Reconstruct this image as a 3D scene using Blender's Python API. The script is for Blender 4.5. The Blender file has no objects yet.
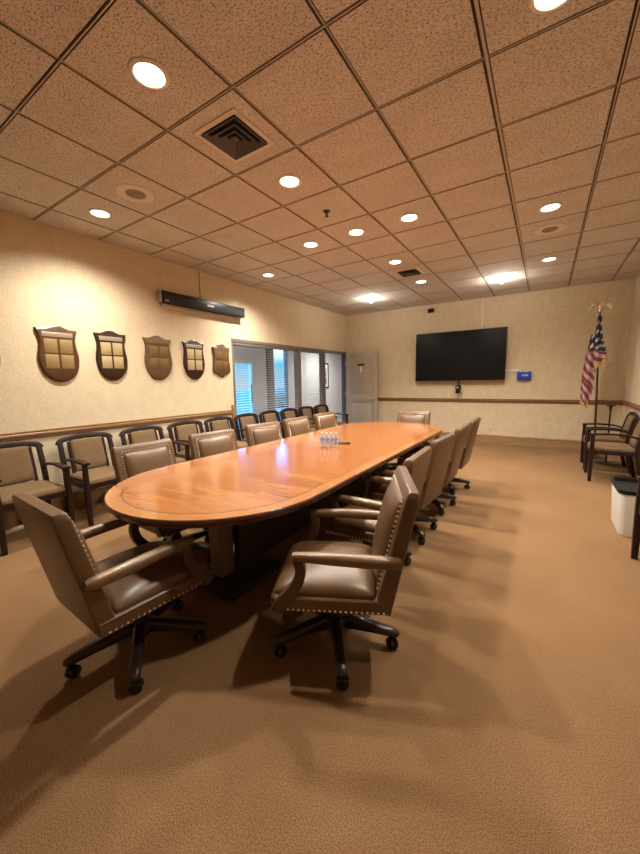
import bpy, bmesh, math, random
from mathutils import Vector, Matrix
random.seed(7)
R = math.radians
PI = math.pi
sc = bpy.context.scene
col = sc.collection

# ------------------------------------------------------------------ camera
CAM_H = 1.40
def cam_axes(yaw, pitch, roll):
    cy, sy, cp, sp = math.cos(yaw), math.sin(yaw), math.cos(pitch), math.sin(pitch)
    f = Vector((-sy*cp, cy*cp, sp)); r = Vector((cy, sy, 0)); u = r.cross(f)
    cr, sr = math.cos(roll), math.sin(roll)
    return cr*r + sr*u, -sr*r + cr*u, f
r_, u_, f_ = cam_axes(R(32.90), R(-7.55), R(-0.98))
cd = bpy.data.cameras.new('camera')
cd.sensor_fit = 'HORIZONTAL'; cd.sensor_width = 36.0; cd.lens = 347.9/640*36
cd.clip_start = 0.02; cd.clip_end = 200
cam = bpy.data.objects.new('camera', cd); col.objects.link(cam)
m = Matrix.Identity(4)
for i in range(3):
    m[i][0] = r_[i]; m[i][1] = u_[i]; m[i][2] = -f_[i]
m.translation = Vector((0, 0, CAM_H))
cam.matrix_world = m
sc.camera = cam

# ------------------------------------------------------------------ world, exposure
sc.view_settings.view_transform = 'Standard'
sc.view_settings.look = 'None'
sc.view_settings.gamma = 1.0
sc.view_settings.use_curve_mapping = False
sc.view_settings.exposure = 0.0
W = bpy.data.worlds.new('world'); sc.world = W; W.use_nodes = True
wn = W.node_tree.nodes; wl = W.node_tree.links; wn.clear()
wo = wn.new('ShaderNodeOutputWorld'); bg = wn.new('ShaderNodeBackground')
wtc = wn.new('ShaderNodeTexCoord'); wsep = wn.new('ShaderNodeSeparateXYZ'); wr = wn.new('ShaderNodeValToRGB')
wl.new(wtc.outputs['Generated'], wsep.inputs[0]); wl.new(wsep.outputs['Z'], wr.inputs[0])
wr.color_ramp.elements[0].position = 0.0; wr.color_ramp.elements[0].color = (0.035, 0.055, 0.072, 1)
wr.color_ramp.elements[1].position = 0.24; wr.color_ramp.elements[1].color = (0.01, 0.34, 1.0, 1)
e = wr.color_ramp.elements.new(0.05); e.color = (0.012, 0.055, 0.080, 1)
e = wr.color_ramp.elements.new(0.095); e.color = (0.16, 0.18, 0.20, 1)
e = wr.color_ramp.elements.new(0.15); e.color = (0.04, 0.30, 0.9, 1)
wl.new(wr.outputs[0], bg.inputs[0]); bg.inputs[1].default_value = 15.0
wl.new(bg.outputs[0], wo.inputs[0])

LAMP_W = 185.0          # watts of one ceiling downlight
LAMP_COL = (1.0, 0.93, 0.82)
LENS_EMIT = 14.0

# ------------------------------------------------------------------ materials
def mat(name, base, rough=0.5, metal=0.0, spec=0.5, coat=0.0, noise=None, bump=None, emit=None, sheen=0.0):
    """noise=(scale, color2, detail, stretch xyz) ; bump=(scale, strength, dist)"""
    M = bpy.data.materials.new(name); M.use_nodes = True
    n = M.node_tree.nodes; l = M.node_tree.links
    b = n['Principled BSDF']
    b.inputs['Base Color'].default_value = (*base, 1)
    b.inputs['Roughness'].default_value = rough
    b.inputs['Metallic'].default_value = metal
    b.inputs['Specular IOR Level'].default_value = spec
    b.inputs['Coat Weight'].default_value = coat
    b.inputs['Coat Roughness'].default_value = 0.08
    if sheen: b.inputs['Sheen Weight'].default_value = sheen
    if emit:
        b.inputs['Emission Color'].default_value = (*emit[0], 1); b.inputs['Emission Strength'].default_value = emit[1]
    tc = None
    if noise or bump:
        tc = n.new('ShaderNodeTexCoord')
    if noise:
        s, c2, det, st = noise[:4]
        lo, hi = noise[4:6] if len(noise) > 4 else (0.35, 0.65)
        mp = n.new('ShaderNodeMapping'); mp.inputs['Scale'].default_value = st
        l.new(tc.outputs['Object'], mp.inputs[0])
        t = n.new('ShaderNodeTexNoise'); t.inputs['Scale'].default_value = s; t.inputs['Detail'].default_value = det
        t.inputs['Roughness'].default_value = 0.65
        l.new(mp.outputs[0], t.inputs['Vector'])
        rp = n.new('ShaderNodeValToRGB'); rp.color_ramp.elements[0].position = lo; rp.color_ramp.elements[1].position = hi
        rp.color_ramp.elements[0].color = (*base, 1); rp.color_ramp.elements[1].color = (*c2, 1)
        l.new(t.outputs['Fac'], rp.inputs[0]); l.new(rp.outputs[0], b.inputs['Base Color'])
    if bump:
        t2 = n.new('ShaderNodeTexNoise'); t2.inputs['Scale'].default_value = bump[0]; t2.inputs['Detail'].default_value = 4
        l.new(tc.outputs['Object'], t2.inputs['Vector'])
        bn = n.new('ShaderNodeBump'); bn.inputs['Strength'].default_value = bump[1]; bn.inputs['Distance'].default_value = bump[2]
        l.new(t2.outputs['Fac'], bn.inputs['Height']); l.new(bn.outputs[0], b.inputs['Normal'])
    return M

def two_scale(name, c1, c2, c3, s_big, s_small, rough, bump=0.3, dist=0.004, st=(1, 1, 1), spec=0.3, wt=0.5, lim=(.38, .62)):
    """base colour mottled at two scales with a bump from the fine one"""
    M = bpy.data.materials.new(name); M.use_nodes = True
    n = M.node_tree.nodes; l = M.node_tree.links; b = n['Principled BSDF']
    b.inputs['Roughness'].default_value = rough; b.inputs['Specular IOR Level'].default_value = spec
    tc = n.new('ShaderNodeTexCoord'); mp = n.new('ShaderNodeMapping'); mp.inputs['Scale'].default_value = st
    l.new(tc.outputs['Object'], mp.inputs[0])
    a = n.new('ShaderNodeTexNoise'); a.inputs['Scale'].default_value = s_big; a.inputs['Detail'].default_value = 5
    f = n.new('ShaderNodeTexNoise'); f.inputs['Scale'].default_value = s_small; f.inputs['Detail'].default_value = 3
    l.new(mp.outputs[0], a.inputs['Vector']); l.new(mp.outputs[0], f.inputs['Vector'])
    r1 = n.new('ShaderNodeValToRGB'); r1.color_ramp.elements[0].position = .35; r1.color_ramp.elements[1].position = .65
    r1.color_ramp.elements[0].color = (*c1, 1); r1.color_ramp.elements[1].color = (*c2, 1)
    l.new(a.outputs['Fac'], r1.inputs[0])
    r2 = n.new('ShaderNodeValToRGB'); r2.color_ramp.elements[0].position = lim[0]; r2.color_ramp.elements[1].position = lim[1]
    r2.color_ramp.elements[0].color = (0, 0, 0, 1); r2.color_ramp.elements[1].color = (1, 1, 1, 1)
    l.new(f.outputs['Fac'], r2.inputs[0])
    mx = n.new('ShaderNodeMix'); mx.data_type = 'RGBA'
    mm = n.new('ShaderNodeMath'); mm.operation = 'MULTIPLY'; mm.inputs[1].default_value = wt
    l.new(r2.outputs[0], mm.inputs[0]); l.new(mm.outputs[0], mx.inputs['Factor'])
    l.new(r1.outputs[0], mx.inputs['A']); mx.inputs['B'].default_value = (*c3, 1)
    l.new(mx.outputs['Result'], b.inputs['Base Color'])
    bn = n.new('ShaderNodeBump'); bn.inputs['Strength'].default_value = bump; bn.inputs['Distance'].default_value = dist
    l.new(f.outputs['Fac'], bn.inputs['Height']); l.new(bn.outputs[0], b.inputs['Normal'])
    return M

M = {}
M['carpet'] = two_scale('carpet', (.275, .153, .072), (.325, .186, .090), (.100, .053, .023), 1.1, 215, .95, .8, .006, spec=.1, wt=.7)
M['wallpaper'] = two_scale('wallpaper', (.66, .535, .36), (.72, .595, .415), (.55, .44, .285), 9, 60, .75, .15, .002, (1, 1, .55), spec=.2, wt=.55)
M['ceiling_tile'] = two_scale('ceiling_tile', (.64, .58, .52), (.70, .64, .58), (.19, .155, .12), 2.5, 74, .9, .5, .006, (1, 1.8, 1), spec=.15, wt=.85, lim=(.50, .66))
M['ceiling_grid'] = mat('ceiling_grid', (.52, .45, .37), .7)
M['ceiling_gap_shade'] = mat('ceiling_gap_shade', (.17, .12, .085), .9)  # dark brown puts the shade of the tile grooves into the colour
M['rail_wood'] = mat('rail_wood', (.30, .155, .06), .45, noise=(14, (.20, .095, .034), 4, (1, .12, 4)))
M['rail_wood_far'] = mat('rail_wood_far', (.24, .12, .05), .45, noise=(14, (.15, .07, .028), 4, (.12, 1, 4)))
M['dark_wood'] = mat('dark_wood', (.014, .006, .004), .42, spec=.28, noise=(18, (.024, .010, .006), 4, (3, 3, .3)))
M['base_wood'] = mat('base_wood', (.022, .013, .009), .30, noise=(20, (.036, .021, .013), 4, (.4, 3, 3)))
M['black_plastic'] = mat('black_plastic', (.012, .012, .013), .35)
M['caster'] = mat('caster', (.012, .012, .012), .22)
M['leather'] = mat('leather', (.130, .068, .030), .38, noise=(7, (.104, .053, .023), 3, (1, 1, 1)), bump=(220, .12, .002), spec=.5)
M['leather_arm'] = mat('leather_arm', (.185, .108, .052), .32, bump=(220, .1, .002), noise=(9, (.15, .086, .040), 3, (1, 1, 1)))
M['arm_wood'] = mat('arm_wood', (.085, .042, .018), .4, noise=(20, (.06, .028, .012), 3, (1, 1, .3)))
M['nail'] = mat('nail', (.85, .74, .55), .35, metal=.8)
M['fabric'] = two_scale('fabric', (.170, .106, .054), (.20, .128, .068), (.105, .064, .03), 12, 260, .9, .35, .003, spec=.15, wt=.5)
M['table_edge'] = mat('table_edge', (.085, .028, .010), .25, noise=(10, (.06, .018, .007), 3, (1, 1, 6)))
M['pedestal'] = mat('pedestal', (.20, .135, .08), .45, noise=(12, (.16, .105, .062), 3, (3, 3, .3)))
M['plinth'] = mat('plinth', (.030, .018, .011), .5)
M['trim_gray'] = mat('trim_gray', (.155, .125, .10), .5)
M['door_paint'] = mat('door_paint', (.44, .36, .255), .45, bump=(40, .05, .002))
M['steel'] = mat('steel', (.6, .58, .54), .3, metal=1.0)
M['blind'] = mat('blind', (.60, .57, .53), .55)
M['corridor_wall'] = mat('corridor_wall', (.62, .61, .60), .8, bump=(60, .1, .002))
M['corridor_floor'] = mat('corridor_floor', (.30, .27, .24), .7, noise=(30, (.24, .21, .19), 3, (1, 1, 1)))
M['white_paint'] = mat('white_paint', (.78, .77, .74), .5)
M['white_plastic'] = mat('white_plastic', (.80, .78, .72), .42)
M['beige_plastic'] = mat('beige_plastic', (.66, .56, .40), .5)
M['screen'] = mat('screen', (.007, .007, .008), .5, spec=.2)
M['black_gloss'] = mat('black_gloss', (.006, .006, .007), .45, spec=.3)
M['blue_plastic'] = mat('blue_plastic', (.012, .055, .42), .4)
M['plaque_wood'] = mat('plaque_wood', (.115, .048, .018), .32, noise=(16, (.06, .024, .010), 4, (1, 4, .4)))
M['plaque_wood_dark'] = mat('plaque_wood_dark', (.040, .016, .008), .3, noise=(16, (.022, .010, .006), 4, (1, 4, .4)))
M['plaque_wood_mid'] = mat('plaque_wood_mid', (.15, .075, .032), .36, noise=(16, (.10, .048, .02), 4, (1, 4, .4)))
M['brass'] = mat('brass', (.40, .295, .125), .38, metal=.5, noise=(60, (.28, .20, .08), 3, (1, 1, 2.5)))
M['brass_pale'] = mat('brass_pale', (.58, .46, .25), .4, metal=.4, noise=(60, (.44, .34, .17), 3, (1, 1, 2.5)))
M['brass_dull'] = mat('brass_dull', (.22, .125, .045), .45, metal=.4, noise=(60, (.16, .085, .03), 3, (1, 1, 2.5)))
M['silver'] = mat('silver', (.42, .35, .26), .4, metal=.5)
M['eagle'] = mat('eagle', (.82, .76, .60), .25, metal=.8)
M['gold_fringe'] = mat('gold_fringe', (.62, .36, .07), .7, bump=(160, .5, .004))
M['pole_wood'] = mat('pole_wood', (.035, .02, .013), .3)
M['lens'] = mat('lens', (1, 1, 1), .5, emit=((1.0, .90, .74), LENS_EMIT))
M['trim_white'] = mat('trim_white', (.74, .66, .54), .5)
M['speaker_grille'] = mat('speaker_grille', (.26, .20, .15), .8, bump=(300, .6, .003))
M['speaker_ring'] = mat('speaker_ring', (.70, .61, .50), .6)
M['vent_dark'] = mat('vent_dark', (.055, .045, .04), .5)
M['vent_black'] = mat('vent_black', (.008, .007, .006), .9)
M['art'] = mat('art', (.50, .52, .56), .4, noise=(6, (.16, .18, .24), 3, (1, 1, 1.6)))
M['label_blue'] = mat('label_blue', (.62, .72, .82), .4, noise=(55, (.03, .09, .32), 1, (1, 1, 1), .48, .56))
M['bin_liner'] = mat('bin_liner', (.005, .005, .005), .55, spec=.25, bump=(30, .7, .02))
M['pavement'] = mat('pavement', (.16, .15, .13), .8, noise=(2, (.12, .115, .10), 3, (1, 1, 1)))
M['hedge'] = mat('hedge', (.05, .12, .05), .9, noise=(9, (.02, .05, .02), 4, (1, 1, 1)))

def glass_mat():
    g = bpy.data.materials.new('glass_pane'); g.use_nodes = True
    n = g.node_tree.nodes; l = g.node_tree.links; n.clear()
    o = n.new('ShaderNodeOutputMaterial'); t = n.new('ShaderNodeBsdfTransparent'); gl = n.new('ShaderNodeBsdfGlossy')
    t.inputs[0].default_value = (.93, .96, .97, 1); gl.inputs['Roughness'].default_value = .02
    fr = n.new('ShaderNodeLayerWeight'); fr.inputs[0].default_value = .12
    ml = n.new('ShaderNodeMath'); ml.operation = 'MULTIPLY_ADD'; ml.inputs[1].default_value = .35; ml.inputs[2].default_value = .02; l.new(fr.outputs['Facing'], ml.inputs[0])
    mx = n.new('ShaderNodeMixShader'); l.new(ml.outputs[0], mx.inputs[0]); l.new(t.outputs[0], mx.inputs[1]); l.new(gl.outputs[0], mx.inputs[2])
    l.new(mx.outputs[0], o.inputs[0]); return g
M['glass'] = glass_mat()
def bottle_mat():
    g = bpy.data.materials.new('clear_bottle'); g.use_nodes = True
    n = g.node_tree.nodes; l = g.node_tree.links; n.clear()
    o = n.new('ShaderNodeOutputMaterial'); t = n.new('ShaderNodeBsdfTransparent'); gl = n.new('ShaderNodeBsdfPrincipled')
    gl.inputs['Base Color'].default_value = (.80, .88, .93, 1); gl.inputs['Roughness'].default_value = .08
    t.inputs[0].default_value = (.86, .92, .95, 1)
    lw = n.new('ShaderNodeLayerWeight'); lw.inputs[0].default_value = .55
    mx = n.new('ShaderNodeMixShader'); l.new(lw.outputs['Facing'], mx.inputs[0]); l.new(t.outputs[0], mx.inputs[1]); l.new(gl.outputs[0], mx.inputs[2])
    l.new(mx.outputs[0], o.inputs[0]); return g
M['bottle'] = bottle_mat()

def veneer(name, c1, c2, c3, axis_stretch, rough=.2):
    v = bpy.data.materials.new(name); v.use_nodes = True
    n = v.node_tree.nodes; l = v.node_tree.links; b = n['Principled BSDF']
    b.inputs['Roughness'].default_value = rough; b.inputs['Coat Weight'].default_value = .75; b.inputs['Coat Roughness'].default_value = .13; b.inputs['Coat IOR'].default_value = 1.5; b.inputs['Specular IOR Level'].default_value = .3
    tc = n.new('ShaderNodeTexCoord'); mp = n.new('ShaderNodeMapping'); mp.inputs['Scale'].default_value = axis_stretch
    l.new(tc.outputs['Object'], mp.inputs[0])
    a = n.new('ShaderNodeTexNoise'); a.inputs['Scale'].default_value = 3.2; a.inputs['Detail'].default_value = 6; a.inputs['Distortion'].default_value = .4
    f = n.new('ShaderNodeTexNoise'); f.inputs['Scale'].default_value = 16; f.inputs['Detail'].default_value = 5
    l.new(mp.outputs[0], a.inputs['Vector']); l.new(mp.outputs[0], f.inputs['Vector'])
    r = n.new('ShaderNodeValToRGB'); r.color_ramp.elements[0].position = .3; r.color_ramp.elements[1].position = .7
    r.color_ramp.elements[0].color = (*c1, 1); r.color_ramp.elements[1].color = (*c2, 1)
    l.new(a.outputs['Fac'], r.inputs[0])
    r2 = n.new('ShaderNodeValToRGB'); r2.color_ramp.elements[0].position = .35; r2.color_ramp.elements[1].position = .85
    r2.color_ramp.elements[0].color = (0, 0, 0, 1); r2.color_ramp.elements[1].color = (.7, .7, .7, 1)
    l.new(f.outputs['Fac'], r2.inputs[0])
    mx = n.new('ShaderNodeMix'); mx.data_type = 'RGBA'
    l.new(r2.outputs[0], mx.inputs['Factor']); l.new(r.outputs[0], mx.inputs['A']); mx.inputs['B'].default_value = (*c3, 1)
    l.new(mx.outputs['Result'], b.inputs['Base Color'])
    return v
M['veneer'] = veneer('veneer', (.285, .090, .020), (.43, .160, .040), (.18, .048, .010), (.35, 2.6, 1), .22)
M['veneer_band'] = veneer('veneer_band', (.37, .145, .040), (.42, .18, .055), (.27, .094, .025), (1.6, 1.6, 1))
M['inlay'] = mat('inlay', (.05, .018, .008), .25)

# ------------------------------------------------------------------ geometry helpers
class MB:
    """collects closed shapes into one mesh"""
    def __init__(s): s.v = []; s.f = []; s.mi = []
    def raw(s, verts, faces, mtx=None, mi=0):
        o = len(s.v)
        for p in verts:
            p = Vector(p); s.v.append(mtx @ p if mtx else p)
        for f in faces: s.f.append([i + o for i in f]); s.mi.append(mi)
        return s
    def bm(s, b, mtx=None, mi=0):
        b.verts.index_update()
        s.raw([v.co.copy() for v in b.verts], [[v.index for v in f.verts] for f in b.faces], mtx, mi); b.free(); return s
    def box(s, c, d, bev=0.0, seg=2, rot=None, mi=0):
        b = bmesh.new(); bmesh.ops.create_cube(b, size=1)
        for v in b.verts: v.co = Vector((v.co.x*d[0], v.co.y*d[1], v.co.z*d[2]))
        if bev > 0:
            bmesh.ops.bevel(b, geom=list(b.edges), offset=min(bev, .49*min(d)), segments=seg, profile=.5, affect='EDGES')
        mt = Matrix.Translation(Vector(c))
        if rot: mt = mt @ (rot if isinstance(rot, Matrix) else Matrix.Rotation(rot, 4, 'Z'))
        return s.bm(b, mt, mi)
    def loft(s, rings, mtx=None, cap=True, mi=0, closed=False):
        n = len(rings[0]); vs = [p for r in rings for p in r]; fs = []
        k = len(rings)
        for a in range(k if closed else k-1):
            b2 = (a+1) % k
            for i in range(n):
                j = (i+1) % n
                fs.append([a*n+i, a*n+j, b2*n+j, b2*n+i])
        if cap and not closed:
            fs.append(list(range(n))[::-1]); fs.append([(k-1)*n+i for i in range(n)])
        return s.raw(vs, fs, mtx, mi)
    def sweep(s, path, prof, up=(0, 0, 1), mtx=None, mi=0, cap=True):
        """prof: list of ring 2D pts per path point, or one ring; (side, up) coordinates"""
        path = [Vector(p) for p in path]; rings = []
        for i, p in enumerate(path):
            t = (path[min(i+1, len(path)-1)] - path[max(i-1, 0)]).normalized()
            side = t.cross(Vector(up))
            if side.length < 1e-4: side = t.cross(Vector((0, 1, 0)))
            side.normalize(); u2 = side.cross(t)
            pr = prof[i] if isinstance(prof[0][0], (list, tuple)) else prof
            rings.append([p + side*a + u2*b for a, b in pr])
        return s.loft(rings, mtx, cap, mi)
    def tube(s, path, r, n=10, mtx=None, mi=0, up=(0, 0, 1)):
        rr = r if isinstance(r, (list, tuple)) else [r]*len(path)
        return s.sweep(path, [ell(a, a, n) for a in rr], up, mtx, mi)
    def lathe(s, prof, n=24, c=(0, 0, 0), mtx=None, mi=0, cap=True):
        rings = [[Vector((c[0]+r*math.cos(2*PI*i/n), c[1]+r*math.sin(2*PI*i/n), c[2]+z)) for i in range(n)] for r, z in prof]
        return s.loft(rings, mtx, cap, mi)
    def pillow(s, w, d, h, mtx=None, n=14, p=5.0, base=0.004, mi=0):
        """domed pad on the xy plane, footprint w x d with rounded corners, crown h"""
        k = n; vs = []; idx = {}
        for i in range(k+1):
            for j in range(k+1):
                u = math.sin((i/k*2-1)*PI/2); v = math.sin((j/k*2-1)*PI/2)
                z = h*max(0, (1-abs(u)**p))**.5*max(0, (1-abs(v)**p))**.5
                cu = 1-.035*abs(v)**6; cv = 1-.035*abs(u)**6
                idx[i, j] = len(vs); vs.append((u*w/2*cu, v*d/2*cv, base+z))
        fs = [[idx[i, j], idx[i+1, j], idx[i+1, j+1], idx[i, j+1]] for i in range(k) for j in range(k)]
        rim = [idx[i, 0] for i in range(k)] + [idx[k, j] for j in range(k)] + [idx[i, k] for i in range(k, 0, -1)] + [idx[0, j] for j in range(k, 0, -1)]
        o = len(vs)
        for q in rim: vs.append((vs[q][0], vs[q][1], 0))
        m_ = len(rim)
        for i in range(m_): fs.append([rim[i], o+i, o+(i+1) % m_, rim[(i+1) % m_]])
        fs.append([o+i for i in range(m_)][::-1])
        return s.raw(vs, fs, mtx, mi)
    def up(s):
        """body of the swivel chair to its real size"""
        s.v = [Vector((p.x*1.067, p.y*1.067, p.z*1.067-.094)) for p in s.v]; return s
    def build(s, name, mats, parent=None, smooth=35, loc=(0, 0, 0), rot=None):
        me = bpy.data.meshes.new(name)
        me.from_pydata([tuple(v) for v in s.v], [], s.f)
        b = bmesh.new(); b.from_mesh(me); bmesh.ops.recalc_face_normals(b, faces=b.faces); b.to_mesh(me); b.free()
        ml = mats if isinstance(mats, (list, tuple)) else [mats]
        for q in ml: me.materials.append(q)
        if len(ml) > 1:
            me.polygons.foreach_set('material_index', s.mi)
        if smooth:
            me.shade_smooth(); me.set_sharp_from_angle(angle=R(smooth))
        me.update()
        o = bpy.data.objects.new(name, me); col.objects.link(o)
        o.location = loc
        if rot: o.rotation_euler = rot
        if parent: o.parent = parent
        return o

def ell(a, b, n=12, ph=0): return [(a*math.cos(2*PI*i/n+ph), b*math.sin(2*PI*i/n+ph)) for i in range(n)]
def rrect(w, h, r=None, seg=3):
    r = min(r if r is not None else .2*min(w, h), .499*min(w, h)); out = []
    for cx, cy, a0 in ((w/2-r, h/2-r, 0), (-w/2+r, h/2-r, 90), (-w/2+r, -h/2+r, 180), (w/2-r, -h/2+r, 270)):
        for k in range(seg+1):
            a = R(a0+90*k/seg); out.append((cx+r*math.cos(a), cy+r*math.sin(a)))
    return out
def bez(p, n):
    """Catmull-Rom through p"""
    p = [Vector(q) for q in p]; out = []
    for i in range(len(p)-1):
        a = p[max(i-1, 0)]; b = p[i]; c = p[i+1]; d = p[min(i+2, len(p)-1)]
        for k in range(n):
            t = k/n
            out.append(.5*((2*b)+(c-a)*t+(2*a-5*b+4*c-d)*t*t+(3*b-a-3*c+d)*t**3))
    out.append(p[-1]); return out

def thing(name, label, cat, loc=(0, 0, 0), rz=0.0, group=None):
    o = bpy.data.objects.new(name, None); o.empty_display_size = .1; col.objects.link(o)
    o.location = loc; o.rotation_euler = (0, 0, rz); return tag(o, label, cat, group)
def tag(o, label, cat, group=None):
    o['label'] = label; o['category'] = cat
    if group: o['group'] = group
    return o
def struct(o):
    o['kind'] = 'structure'; return o
def copy_tree(o, parent=None):
    c = o.copy(); col.objects.link(c)
    if parent: c.parent = parent
    for ch in list(o.children): copy_tree(ch, c)
    return c

# ------------------------------------------------------------------ room shell
XL, XR, YN, YF, ZC = -4.45, 1.20, -1.60, 8.19, 3.056
TH = .12
struct(MB().box(((XL+XR)/2, (YN+YF)/2, -.05), (XR-XL+.3, YF-YN+.3, .10)).build('floor', M['carpet'], smooth=0))
HDR = 2.13; YW0, YW1 = 4.20, 8.19
w = MB()
w.box((XL-TH/2, (YN+YW0)/2, ZC/2+.05), (TH, YW0-YN, ZC+.1))
w.box((XL-TH/2, (YW0+YW1)/2, (HDR+ZC+.1)/2), (TH, YW1-YW0, ZC+.1-HDR))
struct(w.build('wall_left', M['wallpaper'], smooth=0))
struct(MB().box(((XL+XR)/2, YF+TH/2, ZC/2+.05), (XR-XL+2*TH, TH, ZC+.1)).build('wall_far', M['wallpaper'], smooth=0))
struct(MB().box((XR+TH/2, (YN+YF)/2, ZC/2+.05), (TH, YF-YN, ZC+.1)).build('wall_right', M['wallpaper'], smooth=0))
struct(MB().box(((XL+XR)/2, YN-TH/2, ZC/2+.05), (XR-XL+2*TH, TH, ZC+.1)).build('wall_near', M['wallpaper'], smooth=0))

# ceiling: lay-in tiles with a bevelled reveal hanging in a grid of runners
def lines(a0, step, lo, hi):
    k0 = math.floor((lo-a0)/step); out = []
    k = k0
    while a0+k*step < hi: out.append(a0+k*step); k += 1
    out.append(a0+k*step); return out
gx = lines(-.3605, .6124, XL, XR); gy = lines(1.601, .61, YN, YF)
cb = MB()
cb.box(((XL+XR)/2, (YN+YF)/2, ZC+.06), (XR-XL+.2, YF-YN+.2, .08), mi=1)
for i in range(len(gx)-1):
    for j in range(len(gy)-1):
        g0 = .012 if abs(gx[i]+.3605) < .01 else .007
        g1 = .012 if abs(gx[i+1]+.3605) < .01 else .007
        x0, x1 = max(gx[i]+g0, XL), min(gx[i+1]-g1, XR); y0, y1 = max(gy[j]+.007, YN), min(gy[j+1]-.007, YF)
        if x1-x0 < .03 or y1-y0 < .03: continue
        c = .006; z0, z1 = ZC, ZC+.020
        vs = [(x0+c, y0+c, z0), (x1-c, y0+c, z0), (x1-c, y1-c, z0), (x0+c, y1-c, z0), (x0, y0, z1), (x1, y0, z1), (x1, y1, z1), (x0, y1, z1)]
        cb.raw(vs, [[0, 3, 2, 1]], mi=0)
        cb.raw(vs, [[0, 1, 5, 4], [1, 2, 6, 5], [2, 3, 7, 6], [3, 0, 4, 7]], mi=1)  # tile sides coloured dark to draw the groove shade
ceil = struct(cb.build('ceiling', [M['ceiling_tile'], M['ceiling_gap_shade']], smooth=0))
rn = MB()
for x in gx:
    if XL < x < XR:
        wd = .015 if abs(x+.3605) < .01 else .006
        rn.box((x+.003, (YN+YF)/2, ZC+.007), (wd, YF-YN, .012))
for y in gy:
    if YN < y < YF: rn.box(((XL+XR)/2, y+.003, ZC+.007), (XR-XL, .006, .012))
struct(rn.build('trim_1', M['ceiling_grid'], smooth=0))

# chair rails, baseboards, window trim
def rail_prof(): return [(0, -.040), (.016, -.036), (.016, -.014), (.026, -.008), (.026, .010), (.018, .018), (.022, .034), (.012, .040), (0, .040)]
def rail(name, p0, p1, nrm, z, material, prof=None):
    p0 = Vector(p0); p1 = Vector(p1); nv = Vector(nrm); rings = []
    for p in (p0, p1): rings.append([Vector((p.x+nv.x*a, p.y+nv.y*a, z+b)) for a, b in (prof or rail_prof())])
    return struct(MB().loft(rings).build(name, material, smooth=0))
rail('trim_2', (XL, YN), (XL, 4.13), (1, 0), .90, M['rail_wood'])
rail('trim_3', (-3.60, YF), (XR, YF), (0, -1), .92, M['rail_wood_far'])
rail('trim_4', (XR, YN), (XR, YF), (-1, 0), .92, M['rail_wood'])
bprof = [(0, 0), (.016, 0), (.016, .150), (.022, .158), (.022, .176), (.010, .190), (0, .192)]
M['base_trim'] = mat('base_trim', (.36, .215, .105), .5, noise=(10, (.29, .165, .075), 3, (.2, .2, 4)))
rail('baseboard_far', (-3.4, YF), (XR, YF), (0, -1), 0, M['base_trim'], bprof)
rail('baseboard_right', (XR, YN), (XR, YF-.03), (-1, 0), 0, M['base_trim'], bprof)
rail('baseboard_left', (XL, YN), (XL, 4.13), (1, 0), 0, M['base_trim'], bprof)
struct(MB().box((XL+.012, 4.165, .51), (.045, .07, 1.02), .006).build('trim_5', M['rail_wood']))

# interior storefront: frame, mullions, glass, door jamb
fr = MB()
fr.box((XL-.05, (YW0+YW1)/2, HDR-.03), (.13, YW1-YW0, .06), .004)
fr.box((XL-.05, YW0+.02, HDR/2-.03), (.12, .04, HDR-.06), .004)
fr.box((XL-.05, 6.11, HDR/2-.03), (.13, .085, HDR-.06), .004)
fr.box((XL-.05, 7.10, HDR/2-.03), (.13, .085, HDR-.06), .004)
fr.box((XL-.05, YW1-.015, HDR/2-.03), (.13, .05, HDR-.06), .004)
fr.box((XL-.05, (YW0+7.06)/2, .06), (.12, 7.06-YW0, .12), .004)
struct(fr.build('trim_6', M['trim_gray']))
def pane(name, x, y0, y1, z0, z1):
    o = struct(MB().box((x, (y0+y1)/2, (z0+z1)/2), (.008, y1-y0, z1-z0)).build(name, M['glass'], smooth=0)); return o
pane('window_1', XL-.075, YW0+.04, 6.068, .12, HDR-.06)
pane('window_2', XL-.075, 6.153, 7.058, .12, HDR-.06)

# ------------------------------------------------------------------ corridor beyond the glass
CX = -6.6
cf = MB().box(((CX+XL-TH)/2, 8.2, -.06), (XL-TH-CX+.0, 11.4, .10))
struct(cf.build('floor_corridor', M['corridor_floor'], smooth=0))
o1 = (6.24, 6.98, 1.95); o2 = (7.78, 8.46, 2.62)
cw = MB()
def seg(y0, y1, z0, z1): cw.box((CX-.08, (y0+y1)/2, (z0+z1)/2), (.16, y1-y0, z1-z0))
ZK = 2.75
seg(2.5, o1[0], -.1, ZK); seg(o1[0], o1[1], o1[2], ZK); seg(o1[1], o2[0], -.1, ZK)
seg(o2[0], o2[1], o2[2], ZK); seg(o2[0], o2[1], -.1, .08); seg(o2[1], 13.9, -.1, ZK)
struct(cw.build('wall_corridor_left', M['corridor_wall'], smooth=0))
struct(MB().box(((CX+XL)/2-.06, 13.96, ZK/2), (XL-CX, .12, ZK+.2)).build('wall_corridor_far', M['corridor_wall'], smooth=0))
struct(MB().box(((CX+XL)/2-.06, 2.44, ZK/2), (XL-CX, .12, ZK+.2)).build('wall_corridor_near', M['corridor_wall'], smooth=0))
struct(MB().box((XL-TH/2, (YF+TH+13.9)/2, ZK/2), (TH, 13.9-YF-TH, ZK+.2)).build('wall_corridor_right', M['corridor_wall'], smooth=0))
struct(MB().box(((CX+XL-TH)/2, 8.2, ZK+.04), (XL-TH-CX, 11.4, .08)).build('ceiling_corridor', M['white_paint'], smooth=0))
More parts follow.
